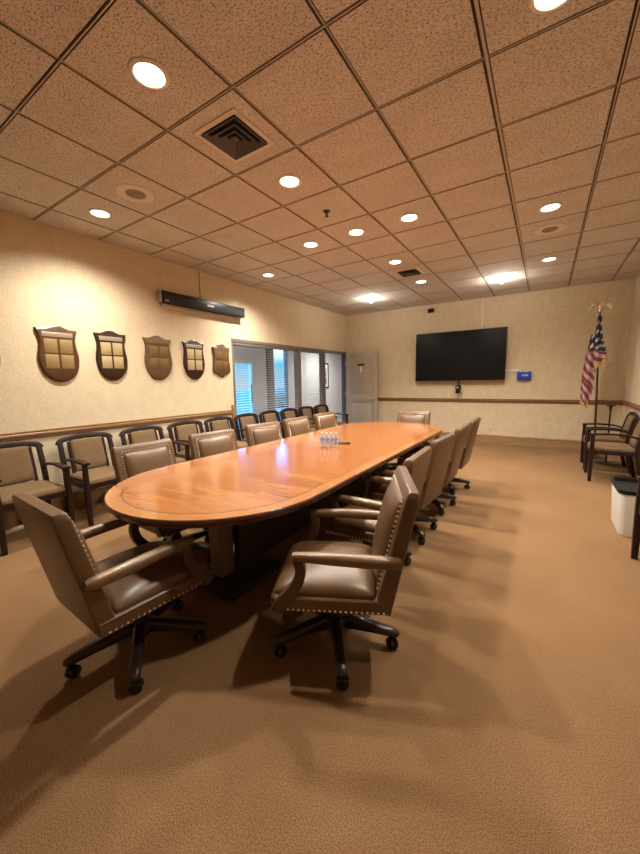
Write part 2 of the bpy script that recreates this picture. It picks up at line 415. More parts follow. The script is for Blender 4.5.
# outside door with a glass leaf
df = MB()
for y in (o1[0]+.04, o1[1]-.04): df.box((CX-.06, y, o1[2]/2), (.10, .08, o1[2]), .005)
df.box((CX-.06, (o1[0]+o1[1])/2, o1[2]-.035), (.10, o1[1]-o1[0]-.16, .07), .005)
df.box((CX-.06, (o1[0]+o1[1])/2, .10), (.10, o1[1]-o1[0]-.16, .20), .005)
d2 = struct(df.build('door_2', M['white_paint']))
MB().box((CX-.06, (o1[0]+o1[1])/2, 1.04), (.008, o1[1]-o1[0]-.16, 1.68)).build('glass_pane', M['glass'], d2, smooth=0)
MB().tube([(CX+.03, 6.84, .85), (CX+.03, 6.84, 1.35)], .014).build('pull_handle', M['black_plastic'], d2)
wf = MB()
for y in (o2[0]+.025, o2[1]-.03): wf.box((CX-.06, y, 1.35), (.10, .05, 2.54), .005)
wf.box((CX-.06, (o2[0]+o2[1])/2, 2.59), (.10, .60, .05), .005); wf.box((CX-.06, (o2[0]+o2[1])/2, .11), (.10, .60, .06), .005)
wf.box((CX-.06, (o2[0]+o2[1])/2, 1.02), (.06, .58, .04), .004)
w3 = struct(wf.build('window_3', M['trim_gray']))
MB().box((CX-.06, (o2[0]+o2[1])/2, 1.35), (.008, .58, 2.44)).build('glass_pane', M['glass'], w3, smooth=0)
struct(MB().box((CX+.01, 7.62, 1.32), (.08, .26, 2.64), .01).build('trim_7', M['trim_gray']))
struct(MB().box((-26.6, 12, -.12), (40, 60, .10)).build('floor_outside', M['pavement'], smooth=0))
# low hedge outside, seen through the bright window
hb = bmesh.new(); bmesh.ops.create_icosphere(hb, subdivisions=4, radius=1)
for v in hb.verts:
    k = 1+.10*math.sin(9*v.co.x+3*v.co.z)*math.cos(8*v.co.y+2)+random.uniform(-.05, .05)
    v.co = Vector((v.co.x*.7*k, v.co.y*3.0*k, max(v.co.z, -.75)*.62*k))
hg = MB().bm(hb).build('hedge', M['hedge'], loc=(-13.0, 17.0, .36), smooth=20)
tag(hg, 'green hedge outside the bright corridor window', 'hedge')

# picture on the corridor wall
pf = thing('framed_picture', 'dark framed picture on the white corridor wall, seen through the blinds', 'picture', (CX+.001, 10.50, 1.58))
q = MB()
for dy in (-.27, .27): q.box((.015, dy, 0), (.03, .05, .88), .006)
for dz in (-.415, .415): q.box((.015, 0, dz), (.03, .49, .05), .006)
q.build('frame', M['black_gloss'], pf)
MB().box((.008, 0, 0), (.012, .49, .78)).build('mat_board', M['white_paint'], pf)
MB().box((.016, 0, -.02), (.004, .34, .56)).build('print', M['art'], pf)

# venetian blinds
def blind(y0, y1, label):
    b = thing('venetian_blind', label, 'blind', (XL-.015, (y0+y1)/2, 0), 0, 'blinds in the glazed wall')
    L = y1-y0
    MB().box((0, 0, HDR-.085), (.05, L, .045), .005).build('headrail', M['trim_gray'], b)
    s = MB(); z = .20; zt = HDR-.13
    while z < zt:
        s.box((0, 0, z), (.040, L, .0034), rot=Matrix.Rotation(R(4), 4, 'Y'))
        z += .0445
    s.build('slats', M['blind'], b, smooth=0)
    MB().box((0, 0, .165), (.05, L, .022), .005).build('bottom_rail', M['blind'], b)
    for f in (-.32, .32):
        c = MB()
        for dx in (-.026, .026): c.tube([(dx, f*L, .17), (dx, f*L, HDR-.10)], .0022, 6)
        c.build('ladder_cord', M['blind'], b)
blind(4.25, 5.15, 'venetian blind in the left half of the wide glazed bay, next to the wall plaques')
blind(5.16, 6.06, 'venetian blind in front of the bright blue window, right half of the wide glazed bay')
blind(6.16, 7.05, 'venetian blind in the narrow glazed bay beside the open doorway')

# the open door swung flat against the far wall
dr = MB()
DW, DH, DT = .86, 2.10, .042
dx0 = -4.34; dy = 8.00
def dbox(x0, x1, z0, z1, t, bev=.003): dr.box((dx0+(x0+x1)/2, dy, (z0+z1)/2), (x1-x0, t, z1-z0), bev)
dbox(0, .13, .015, DH, DT); dbox(DW-.13, DW, .015, DH, DT)
dbox(.13, DW-.13, DH-.14, DH, DT); dbox(.13, DW-.13, .015, .24, DT); dbox(.13, DW-.13, .86, 1.02, DT)
dbox(.12, DW-.12, .23, .87, .018, 0); dbox(.12, DW-.12, 1.01, DH-.13, .018, 0)
dbox(.165, DW-.165, .28, .82, .028, .006); dbox(.165, DW-.165, 1.06, DH-.18, .028, .006)
door = struct(dr.build('door_1', M['door_paint']))
h = MB(); h.lathe([(.030, 0), (.030, .008), (.012, .012), (.012, .045)], 16, mtx=Matrix.Translation((dx0+DW-.07, dy-DT/2, .94)) @ Matrix.Rotation(PI/2, 4, 'X'))
h.tube([(dx0+DW-.07, dy-DT/2-.045, .94), (dx0+DW-.13, dy-DT/2-.052, .94), (dx0+DW-.185, dy-DT/2-.048, .938)], .010, 8)
h.build('door_handle', M['steel'], door)
MB().box((dx0+.43, dy-.020, 1.785), (.19, .008, .05), .003).build('sign_plate', M['plaque_wood_dark'], door)
MB().box((dx0+.43, dy-.017, 1.66), (.045, .006, .13), .001).build('paper_slip', M['white_plastic'], door)
for z in (.28, 1.06, 1.84):
    MB().tube([(dx0-.008, dy-.024, z-.05), (dx0-.008, dy-.024, z+.05)], .010, 8).build('hinge', M['steel'], door)

# ------------------------------------------------------------------ ceiling fixtures
def spot(x, y, z, energy, colr, size=R(146), blend=1.0, parent=None, tilt=None):
    ld = bpy.data.lights.new('lamp', 'SPOT'); ld.energy = energy; ld.color = colr; ld.spot_size = size; ld.spot_blend = blend; ld.shadow_soft_size = .06
    o = bpy.data.objects.new('lamp', ld); col.objects.link(o); o.location = (x, y, z)
    if tilt: o.rotation_euler = tilt
    if parent: o.parent = parent
    return o
def make_can(label, x, y, k=1.0):
    c = thing('recessed_light', label, 'ceiling light', (x, y, ZC), 0, 'recessed downlights')
    MB().lathe([(.076, -.001), (.100, -.001), (.101, -.006), (.094, -.011), (.080, -.012), (.074, -.004)], 32, cap=False).build('trim_ring', M['trim_white'], c)
    MB().lathe([(.0, -.0015), (.045, -.0025), (.078, -.0015), (.078, -.0005), (0, -.0005)], 32, cap=False).build('lens', M['lens'], c)
    spot(0, 0, -.03, LAMP_W*k, LAMP_COL, parent=c)
    return c
def eyeball(label, x, y):
    c = thing('ceiling_bulb', label, 'ceiling light', (x, y, ZC), 0, 'bare bulbs in open ceiling rings')
    MB().lathe([(.050, -.001), (.104, -.001), (.105, -.006), (.096, -.012), (.060, -.012), (.050, -.004)], 32, cap=False).build('trim_ring', M['trim_white'], c)
    MB().lathe([(.018, -.001), (.020, -.016), (.034, -.034), (.040, -.054), (.032, -.074), (.014, -.084), (0, -.086)], 24, cap=False).build('bulb', M['lens'], c)
    ld = bpy.data.lights.new('lamp', 'POINT'); ld.energy = 20; ld.color = LAMP_COL; ld.shadow_soft_size = .03
    o = bpy.data.objects.new('lamp', ld); col.objects.link(o); o.parent = c; o.location = (0, 0, -.125)
for x, y, lb in [
    (-1.89, 1.29, 'recessed round downlight nearest the viewer, largest in the ceiling, before the square vent'),
    (-1.89, 2.52, 'round downlight just beyond the large square vent'),
    (-1.89, 3.74, 'middle round downlight of the three in a cross row above the table'),
    (-1.28, 3.74, 'right one of the three round downlights in a cross row above the table'),
    (-2.51, 3.74, 'left one of the three round downlights in a cross row above the table'),
    (-1.89, 4.96, 'round downlight just before the small far vent'),
    (-1.89, 6.18, 'round downlight just beyond the small far vent'),
    (-3.74, 1.91, 'round downlight beside the left wall next to the ceiling speaker'),
    (-3.74, 4.37, 'round downlight beside the left wall above the end of the soundbar'),
    (-.06, 2.02, 'round downlight at the top right edge of the picture'),
    (-.06, 4.33, 'round downlight on the right just before the ceiling speaker'),
    (-.06, 6.14, 'round downlight on the right just beyond the ceiling speaker')]:
    make_can(lb, x, y, 1.5 if x < -3.5 else 1.0)
eyeball('bare glowing bulb in the ceiling near the far left corner', -3.09, 6.78)
eyeball('bare glowing bulb in the ceiling before the television, right of the table', -.72, 6.80)
for x, y, lb in ((-5.6, 9.9, 'added unseen downlight brightening the corridor beyond the open doorway'), (-5.6, 5.4, 'added unseen downlight brightening the corridor beyond the wide glazed bay')):
    c = thing('recessed_light', lb, 'ceiling light', (x, y, ZK), 0)  # unseen fixture, added only to brighten the corridor
    MB().lathe([(.0, -.0015), (.045, -.0025), (.078, -.0015), (.078, -.0005), (0, -.0005)], 32, cap=False).build('lens', M['lens'], c)
    MB().lathe([(.076, -.001), (.100, -.001), (.101, -.006), (.094, -.011), (.080, -.012), (.074, -.004)], 32, cap=False).build('trim_ring', M['trim_white'], c)
    spot(0, 0, -.03, 330 if y > 8 else 120, (1, .93, .86), size=R(165), parent=c)

def vent(x, y, s, label):
    v = thing('ceiling_vent', label, 'vent', (x, y, ZC))
    f = MB(); o = s/2+.035; i = s/2
    for dx, dy_, w_, d_ in ((0, (o+i)/2, 2*o, o-i), (0, -(o+i)/2, 2*o, o-i), ((o+i)/2, 0, o-i, 2*i), (-(o+i)/2, 0, o-i, 2*i)):
        f.box((dx, dy_, -.004), (w_, d_, .010), .003)
    f.build('frame', M['speaker_ring'], v)
    MB().box((0, 0, -.0005), (s, s, .001)).build('duct_opening', M['vent_black'], v, smooth=0)
    lv = MB()
    for k, (a, b) in enumerate(((.98, .80), (.70, .52), (.42, .26))):
        a *= s/2; b *= s/2; z0, z1 = -.016, -.003
        r1 = [(-a, -a, z0), (a, -a, z0), (a, a, z0), (-a, a, z0)]; r2 = [(-b, -b, z1), (b, -b, z1), (b, b, z1), (-b, b, z1)]
        r3 = [(-b, -b, z1+.0015), (b, -b, z1+.0015), (b, b, z1+.0015), (-b, b, z1+.0015)]; r4 = [(-a, -a, z0+.0015), (a, -a, z0+.0015), (a, a, z0+.0015), (-a, a, z0+.0015)]
        lv.loft([r1, r2, r3, r4], closed=True)
    lv.box((0, 0, -.010), (s*.16, s*.16, .006), .002)
    lv.build('louvre', M['vent_dark'], v, smooth=0)
vent(-1.88, 1.90, .32, 'large square ceiling air vent with dark stepped louvres, nearest the viewer')
vent(-1.89, 5.57, .30, 'small dark ceiling air vent between two downlights far down the room')
def speaker(x, y, label):
    s = thing('ceiling_speaker', label, 'speaker', (x, y, ZC))
    MB().lathe([(.080, -.004), (.086, -.009), (.150, -.007), (.158, -.001), (.080, -.001)], 36, cap=False).build('baffle', M['speaker_ring'], s)
    MB().lathe([(0, -.010), (.04, -.0098), (.078, -.006), (.080, -.003), (0, -.003)], 32, cap=False).build('grille', M['speaker_grille'], s)
speaker(-3.12, 1.91, 'round ceiling speaker near the left wall above the plaques')
speaker(-.06, 4.94, 'round ceiling speaker between two downlights on the right')
sp = thing('sprinkler_head', 'small dark sprinkler head in the ceiling above the table', 'sprinkler', (-1.91, 3.14, ZC))
MB().lathe([(.036, 0), (.036, -.006), (.022, -.012), (.010, -.014)], 20).build('escutcheon', M['vent_dark'], sp)
MB().lathe([(.010, -.012), (.008, -.034), (.004, -.036), (.004, -.046), (.020, -.048), (.020, -.051), (0, -.052)], 16, cap=False).build('deflector', M['black_plastic'], sp)

# ------------------------------------------------------------------ conference table
CXT = -1.785; HW = .715; Y0, Y1 = .87, 5.15; ZT = .75
def track(hw, y0, y1, n=28):
    """racetrack outline, semicircular ends"""
    out = []; c0 = y0+hw; c1 = y1-hw
    for k in range(n+1): a = PI+PI*k/n; out.append((hw*math.cos(a), c0+hw*math.sin(a)))
    for k in range(n+1): a = PI*k/n; out.append((hw*math.cos(a), c1+hw*math.sin(a)))
    return out
tb = thing('conference_table', 'long racetrack-shaped cherry wood conference table with inlaid border and dark edge', 'table', (CXT, 3.0175, 0))
y0, y1 = Y0-3.0175, Y1-3.0175
def ring_solid(name, o, i, z0, z1, material):
    a = track(HW-o, y0+o, y1-o); b = track(HW-i, y0+i, y1-i); mbx = MB()
    mbx.loft([[Vector((*p, z0)) for p in a], [Vector((*p, z1)) for p in a], [Vector((*p, z1)) for p in b], [Vector((*p, z0)) for p in b]], closed=True)
    return mbx.build(name, material, tb, smooth=40)
a = track(HW-.091, y0+.091, y1-.091)
MB().loft([[Vector((*p, ZT-.035)) for p in a], [Vector((*p, ZT)) for p in a]]).build('tabletop', M['veneer'], tb, smooth=40)
ring_solid('inlay_line', .085, .091, ZT-.03, ZT, M['inlay'])
ring_solid('border_band', .006, .085, ZT-.03, ZT, M['veneer_band'])
em = MB(); rings = []
for o, z in ((.006, ZT), (.000, ZT-.004), (-.004, ZT-.014), (.000, ZT-.024), (.010, ZT-.032), (.012, ZT-.044), (.03, ZT-.046), (.03, ZT-.030), (.006, ZT-.030)):
    rings.append([Vector((*p, z)) for p in track(HW-o, y0+o, y1-o)])
em.loft(rings, closed=True).build('edge_moulding', M['table_edge'], tb, smooth=50)
MB().box((0, 0, ZT-.050), (.50, 3.0, .04), .005).build('underframe', M['plinth'], tb)
for s in (-1, 1):
    MB().box((-.075, s*1.45, .38), (.115, .115, .70), .006).build('pedestal_post', M['pedestal'], tb)
    MB().box((-.02, s*1.36, .03), (.40, .50, .06), .01).build('plinth', M['plinth'], tb)
MB().box((.0, 0, .40), (.06, 2.75, .62), .004).build('modesty_panel', M['plinth'], tb)

# ------------------------------------------------------------------ swivel chairs
def nails(path, step=.022, r=.0064):
    b = MB(); path = [Vector(p) for p in path]
    for p, q_ in zip(path[:-1], path[1:]):
        d = (q_-p).length; k = max(1, int(d/step))
        for i in range(k):
            c = p.lerp(q_, (i+.5)/k)
            b.raw([c+Vector(v)*r for v in ((1, 0, 0), (-1, 0, 0), (0, 1, 0), (0, -1, 0), (0, 0, 1), (0, 0, -1))],
                  [[0, 2, 4], [2, 1, 4], [1, 3, 4], [3, 0, 4], [2, 0, 5], [1, 2, 5], [3, 1, 5], [0, 3, 5]])
    return b
def make_swivel():
    t = thing('swivel_chair', 'x', 'chair')
    # seat rail box
    zb, zr = .405, .468
    wb_, wf_ = .238, .252; yb, yf = -.262, .262
    sf = MB(); rings = []
    for z, o in ((zb, .004), (zb+.004, 0), (zr-.006, 0), (zr, .006)):
        rings.append([Vector(p) for p in ((-wb_+o, yb+o, z), (wb_-o, yb+o, z), (wf_-o, yf-.02-o, z), (wf_-.03-o, yf-o, z), (-wf_+.03+o, yf-o, z), (-wf_+o, yf-.02-o, z))])
    fr_ = sf.loft(rings).up().build('seat_frame', M['leather'], t, smooth=30)
    nl = nails([(-wb_-.001, yb+.02, zb+.010), (-wf_-.001, yf-.022, zb+.010), (-wf_+.03, yf+.001, zb+.010), (wf_-.03, yf+.001, zb+.010), (wf_+.001, yf-.022, zb+.010), (wb_+.001, yb+.02, zb+.010)])
    nl.up().build('nail_trim', M['nail'], fr_, smooth=0)
    # cushion
    MB().pillow(.462, .455, .062, Matrix.Translation((0, .028, zr-.002)), p=3.2, base=.016).up().build('seat', M['leather'], t, smooth=60)
    MB().box((0, 0, zb-.012), (.30, .34, .022), .004).up().build('seat_pan', M['plinth'], t)
    # backrest shell: loft of rounded rectangles up a raked line
    yo0, yo1, zt = -.262, -.378, .945
    bk = MB(); rings = []
    hs = [0, .02, .10, .25, .5, .75, .93, .985, 1.0]
    for h_ in hs:
        z = zb+(zt-zb)*h_; yo = yo0+(yo1-yo0)*h_
        th = .075-.018*h_; w2 = .236 if h_ > .02 else .233
        e = .010 if h_ == 1.0 else (.003 if h_ > .98 else 0)
        rings.append([Vector((px, yo+th/2+py, z+(.006*(py/th)))) for px, py in rrect(2*w2-2*e, th-2*e, .010, 3)])
    back = bk.loft(rings).up().build('backrest', M['leather'], t, smooth=40)
    # raised front panel, framed by nails
    tilt = math.atan2(yo1-yo0+(-.018), zt-zb)
    def on_back(x, z, off=0):
        h_ = (z-zb)/(zt-zb); return Vector((x, yo0+(yo1-yo0)*h_+.075-.018*h_+off, z))
    zc = (.50+.897)/2; hgt = (.897-.50)
    c = on_back(0, zc, -.004)
    rot = Matrix.Rotation(-tilt, 4, 'X').to_4x4()
    mt = Matrix.Translation(c) @ Matrix.Rotation(-tilt, 4, 'X') @ Matrix.Rotation(-PI/2, 4, 'X') @ Matrix.Rotation(PI, 4, 'Z')
    MB().pillow(.362, hgt/math.cos(tilt), .042, mt, p=3.5, base=.006).up().build('back_cushion', M['leather'], t, smooth=60)
    e = .006; xx = .191
    nl = nails([on_back(-xx, .49, e), on_back(-xx, .906, e), on_back(xx, .906, e), on_back(xx, .49, e)])
    nl.up().build('nail_trim', M['nail'], back, smooth=0)
    # arms
    for s in (-1, 1):
        arm = MB()
        pth = bez([(s*.250, -.300, .652), (s*.256, -.20, .655), (s*.256, -.05, .660), (s*.250, .10, .660), (s*.246, .152, .657)], 4)
        prof = []
        for i in range(len(pth)):
            f = i/(len(pth)-1); k = .75+.25*math.sin(PI*min(1, f*1.15+.08)); k *= (1 if f > .05 else .8)
            prof.append([(x_*k, y_*k) for x_, y_ in rrect(.056, .050, .020, 4)])
        arest = arm.sweep(pth, prof).up().build('armrest', M['leather_arm'], t, smooth=50)
        po = MB()
        pp = bez([(s*.246, .135, .645), (s*.246, .122, .60), (s*.247, .135, .545), (s*.249, .170, .490), (s*.250, .212, .445), (s*.250, .226, .412)], 4)
        pr = []
        for i in range(len(pp)):
            f = i/(len(pp)-1); pr.append(rrect(.040+.004*f, .042+.016*f, .008, 2))
        po.sweep(pp, pr, up=(0, 1, 0)).up().build('arm_post', M['arm_wood'], arest, smooth=40)
    # mechanism and base
    cl = MB(); cl.lathe([(.055, .322), (.055, .295), (.034, .285), (.034, .19), (.042, .185), (.046, .095), (.036, .085)], 20)
    cl.build('column', M['black_plastic'], t)
    MB().box((.0, .02, .302), (.22, .28, .034), .006).build('tilt_mechanism', M['black_plastic'], t)
    MB().lathe([(.044, .158), (.064, .150), (.070, .128), (.062, .088), (.040, .082)], 20).build('hub', M['base_wood'], t)
    for k in range(5):
        lg = MB()
        pth = [(.045, 0, .122), (.12, 0, .118), (.21, 0, .108), (.290, 0, .096), (.328, 0, .088), (.338, 0, .084)]
        pr = [rrect(.060, .066, .014, 3), rrect(.058, .060, .016, 3), rrect(.054, .050, .016, 3), rrect(.052, .044, .018, 3), rrect(.044, .038, .016, 3), rrect(.026, .022, .010, 3)]
        l = lg.sweep(pth, pr).build('leg', M['base_wood'], t, smooth=45, rot=(0, 0, R(72*k)))
        cs = MB()
        for s in (-1, 1):
            mt = Matrix.Translation((0, s*.013, .030)) @ Matrix.Rotation(PI/2, 4, 'X')
            cs.lathe([(.010, -.009), (.026, -.009), (.030, -.004), (.030, .005), (.026, .009), (.010, .009)], 18, mtx=mt)
        cs.box((.004, 0, .052), (.040, .010, .028), .004)
        cs.lathe([(.010, .045), (.010, .085)], 10, c=(.012, 0, 0))
        cs.build('caster', M['caster'], l, smooth=40, loc=(.306, 0, 0), rot=(0, 0, R(35+47*k)))
    return t
sw = make_swivel()
rowR = 'leather swivel chairs along the right side of the table'
rowL = 'leather swivel chairs along the left side of the table'
chairs = [
    (-1.750, .905, -2.6, 253, 'large brown leather swivel chair at the near left table end, back to the viewer', None),
    (-.890, 1.490, 115.7, 235, 'brown leather swivel chair pulled out at the near right corner of the table', None),
    (-1.05, 2.25, 92, 39, 'second swivel chair on the right of the table, half hidden behind the pulled-out one', rowR),
    (-1.06, 3.01, 86, 35, 'third swivel chair from the viewer on the right, its tall back in clear view', rowR),
    (-1.06, 3.77, 90, 30, 'fourth brown swivel chair from the viewer on the right side of the table', rowR),
    (-1.06, 4.52, 90, 18, 'last brown swivel chair on the right side, nearest the far wall', rowR),
    (-2.43, 1.60, -90, 18, 'nearest left swivel chair, its nail-trimmed back above the rounded table end', rowL),
    (-2.42, 2.27, -97, 18, 'second brown swivel chair on the left side of the table', rowL),
    (-2.43, 3.02, -98, 18, 'third swivel chair on the left, in front of the bright blue window reflection', rowL),
    (-2.44, 3.73, -91, 18, 'fourth brown swivel chair on the left, just left of the water bottles', rowL),
    (-2.45, 4.46, -93, 18, 'last brown swivel chair on the left side, behind the water bottles', rowL),
    (-1.70, 4.92, 178, 15, 'brown swivel chair at the far head of the table, facing the viewer', None)]
for i, (x, y, a, base, lb, g) in enumerate(chairs):
    c = sw if i == 0 else copy_tree(sw)
    if i: 
        for k in ('group',):
            if k in c: del c[k]
    c.location = (x, y, 0); c.rotation_euler = (0, 0, R(a)); c['label'] = lb
    if g: c['group'] = g
    k = 0
    for ch in c.children:
        if ch.name.startswith('leg'):
            ch.rotation_euler = (0, 0, R(base-a+72*k)); k += 1

# ------------------------------------------------------------------ guest chairs
def make_guest():
    t = thing('guest_chair', 'x', 'chair')
    for s in (-1, 1):
        # front leg runs up to carry the arm
        MB().sweep([(s*.255, .235, 0), (s*.256, .236, .20), (s*.256, .236, .42), (s*.256, .232, .628)], [rrect(.036, .038, .005, 2), rrect(.042, .044, .005, 2), rrect(.042, .048, .005, 2), rrect(.040, .044, .005, 2)], up=(0, 1, 0)).build('leg', M['dark_wood'], t, smooth=40)
        # rear leg sweeps back and continues as the back post
        pth = bez([(s*.250, -.300, 0), (s*.250, -.245, .25), (s*.250, -.225, .44), (s*.250, -.248, .60), (s*.247, -.285, .76), (s*.244, -.297, .805)], 4)
        MB().sweep(pth, rrect(.042, .046, .006, 2), up=(0, 1, 0)).build('leg', M['dark_wood'], t, smooth=40)
        # arm
        pa = bez([(s*.252, -.246, .600), (s*.254, -.13, .636), (s*.254, .04, .648), (s*.252, .18, .642), (s*.250, .266, .634)], 4)
        pr = [rrect(.034+.034*min(1, max(0, (i/(len(pa)-1)-.15)*1.6)), .024, .007, 2) for i in range(len(pa))]
        MB().sweep(pa, pr).build('armrest', M['dark_wood'], t, smooth=40)
        # inner stile beside the upholstered panel
        ps = [(s*.170, -.222, .455), (s*.170, -.250, .60), (s*.168, -.293, .80)]
        MB().sweep(ps, rrect(.030, .032, .005, 2), up=(0, 1, 0)).build('stile', M['dark_wood'], t, smooth=40)
        MB().sweep([(s*.252, -.225, .405), (s*.254, .225, .405)], rrect(.024, .055, .004, 2)).build('side_rail', M['dark_wood'], t, smooth=40)
    pt = bez([(-.262, -.292, .776), (-.240, -.300, .812), (-.17, -.306, .832), (0, -.312, .846), (.17, -.306, .832), (.240, -.300, .812), (.262, -.292, .776)], 4)
    MB().sweep(pt, rrect(.036, .056, .010, 3), up=(0, -.25, 1)).build('top_rail', M['dark_wood'], t, smooth=40)
    MB().sweep([(-.25, -.222, .425), (.25, -.222, .425)], rrect(.030, .050, .005, 2)).build('back_rail', M['dark_wood'], t, smooth=40)
    MB().sweep([(-.25, .232, .400), (.25, .232, .400)], rrect(.026, .055, .004, 2)).build('front_rail', M['dark_wood'], t, smooth=40)
    # upholstered back panel with a slight curve
    mt = Matrix.Translation((0, -.262, .645)) @ Matrix.Rotation(R(14), 4, 'X') @ Matrix.Rotation(-PI/2, 4, 'X') @ Matrix.Rotation(PI, 4, 'Z')
    bp = MB().pillow(.318, .350, .020, mt, n=10, p=6, base=.016)
    mt2 = Matrix.Translation((0, -.262, .645)) @ Matrix.Rotation(R(14), 4, 'X') @ Matrix.Rotation(PI/2, 4, 'X')
    bp.pillow(.318, .350, .008, mt2, n=6, p=6, base=.010)
    bp.build('back_panel', M['fabric'], t, smooth=50)
    # seat pad
    MB().pillow(.475, .470, .032, Matrix.Translation((0, .012, .425)), n=12, p=5, base=.028).build('seat', M['fabric'], t, smooth=50)
    return t
gc = make_guest()
gW = 'dark wood guest chairs along the left wall'
gR = 'dark wood guest chairs along the right wall'
WY = [1.12, 1.79, 2.44, 3.07, 3.68, 4.28, 4.87, 5.46, 6.05, 6.64]
WL = ['leftmost dark wood guest chair with tan upholstery, cut by the left edge of the picture',
      'second guest chair on the left wall, its whole tan back and seat in view',
      'third left-wall guest chair, its arched back just above the nearest left swivel chair',
      'fourth left-wall guest chair, in the gap between the two nearest left swivel chairs',
      'fifth left-wall guest chair, directly left of the wooden end post of the rail',
      'first guest chair in front of the glazed wall, directly right of the wooden end post',
      'second guest chair in front of the glazed wall, left of the bright blue window',
      'third guest chair in front of the glazed wall, right of the bright blue window',
      'fourth guest chair in front of the glazed wall, next to last before the doorway',
      'last guest chair in the left row, beside the open doorway with its arm showing']
for i, (y, lb) in enumerate(zip(WY, WL)):
    c = gc if i == 0 else copy_tree(gc)
    c.location = (-3.965, y, 0); c.rotation_euler = (0, 0, R(-90+random.uniform(-1.2, 1.2))); c['label'] = lb; c['group'] = gW
for x, y, a, lb in ((.80, 6.04, 90, 'nearer one of the two guest chairs by the flag, its tan seat in full view'),
                 (.80, 6.74, 90, 'farther one of the two guest chairs by the flag, behind the nearer one'),
                 (.885, 3.17, 90, 'guest chair at the right picture edge beside the waste bin, only leg and arm showing')):
    c = copy_tree(gc); c.location = (x, y, 0); c.rotation_euler = (0, 0, R(a)); c['label'] = lb; c['group'] = gR

# ------------------------------------------------------------------ wall plaques
def ogee(kind, w, h):
    """half outline (x>=0) from top centre to bottom centre, z up, unit w/h"""
    if kind == 'shield':
        pts = [(0, .50), (.10, .492), (.20, .462), (.30, .438), (.42, .435), (.50, .440), (.495, .40), (.455, .33), (.435, .24), (.45, .12), (.485, 0), (.495, -.10), (.47, -.22), (.40, -.34), (.28, -.43), (.14, -.485), (0, -.50)]
    else:
        pts = [(0, .50), (.12, .497), (.20, .47), (.24, .425), (.30, .405), (.42, .41), (.48, .39), (.49, .34), (.45, .27), (.43, .15), (.44, 0), (.48, -.15), (.50, -.28), (.46, -.37), (.34, -.40), (.20, -.43), (.10, -.48), (0, -.50)]
    r = [(x*w, z*h) for x, z in pts]
    return r+[(-x, z) for x, z in r[-2:0:-1]]
def plaque(y, z, w, h, kind, wood, plates, label, head=True):
    p = thing('wall_plaque', label, 'plaque', (XL, y, z), 0, 'award plaques on the left wall')
    o = ogee(kind, w, h); rings = []
    for d, k in ((0, 1.0), (.020, 1.0), (.024, .975), (.030, .93)):
        rings.append([Vector((d, a*k, b*k)) for a, b in o])
    MB().loft(rings).build('board', wood, p, smooth=30)
    pm, hm = plates
    if head: MB().box((.031, 0, h*.335), (.004, w*.74, h*.085), .001).build('name_plate', hm, p)
    pw, ph = w*.315, h*.245
    for sy in (-1, 1):
        for z_ in (h*.135, -h*.135):
            MB().box((.031, sy*w*.185, z_), (.004, pw, ph), .001).build('brass_plate', pm, p)
plaque(1.02, 1.72, .37, .56, 'shield', M['plaque_wood'], (M['brass'], M['silver']), 'shield plaque cut off by the left edge of the picture')
plaque(1.695, 1.735, .385, .60, 'shield', M['plaque_wood'], (M['brass'], M['silver']), 'largest wooden shield plaque in view, brown with four brass plates, leftmost whole one')
plaque(2.245, 1.745, .365, .59, 'shield', M['plaque_wood_dark'], (M['brass_pale'], M['silver']), 'near-black shield plaque with four pale brass plates, left of the plain brown one')
plaque(2.855, 1.745, .40, .59, 'shield', M['plaque_wood_mid'], (M['brass_dull'], M['brass_dull']), 'plain brown shield plaque whose dull plates barely show')
plaque(3.43, 1.745, .375, .585, 'shield', M['plaque_wood_dark'], (M['brass_pale'], M['silver']), 'small dark shield plaque with brass plates, right of the plain brown one')
plaque(3.955, 1.75, .36, .53, 'crest', M['plaque_wood_mid'], (M['brass_dull'], M['brass_dull']), 'brown crest plaque with notched corners, rightmost, beside the blinds', head=False)

# ------------------------------------------------------------------ soundbar on the left wall
sb = thing('soundbar', 'long black soundbar mounted high on the left wall', 'speaker', (XL, 3.66, 2.55))
MB().box((.075, 0, 0), (.10, 1.52, .155), .012, 3).build('body', M['black_gloss'], sb)
MB().box((.127, 0, 0), (.006, 1.46, .135), .002).build('grille_cloth', M['black_plastic'], sb)
MB().box((.0125, .02, -.085), (.025, 1.42, .10), .004).build('wall_bracket', M['speaker_ring'], sb)
MB().box((.131, .04, -.004), (.003, .13, .026), .001).build('badge', M['white_plastic'], sb)
MB().box((.131, -.69, -.048), (.003, .06, .018), .001).build('badge', M['silver'], sb)
MB().box((.075, -.763, 0), (.094, .004, .150), .001).build('end_cap', M['silver'], sb)
tag(MB().box((XL+.010, 3.63, (2.63+ZC)/2), (.020, .034, ZC-2.63), .003).build('cable_raceway', M['beige_plastic']), 'beige cable raceway running from the soundbar up to the ceiling', 'cable cover')

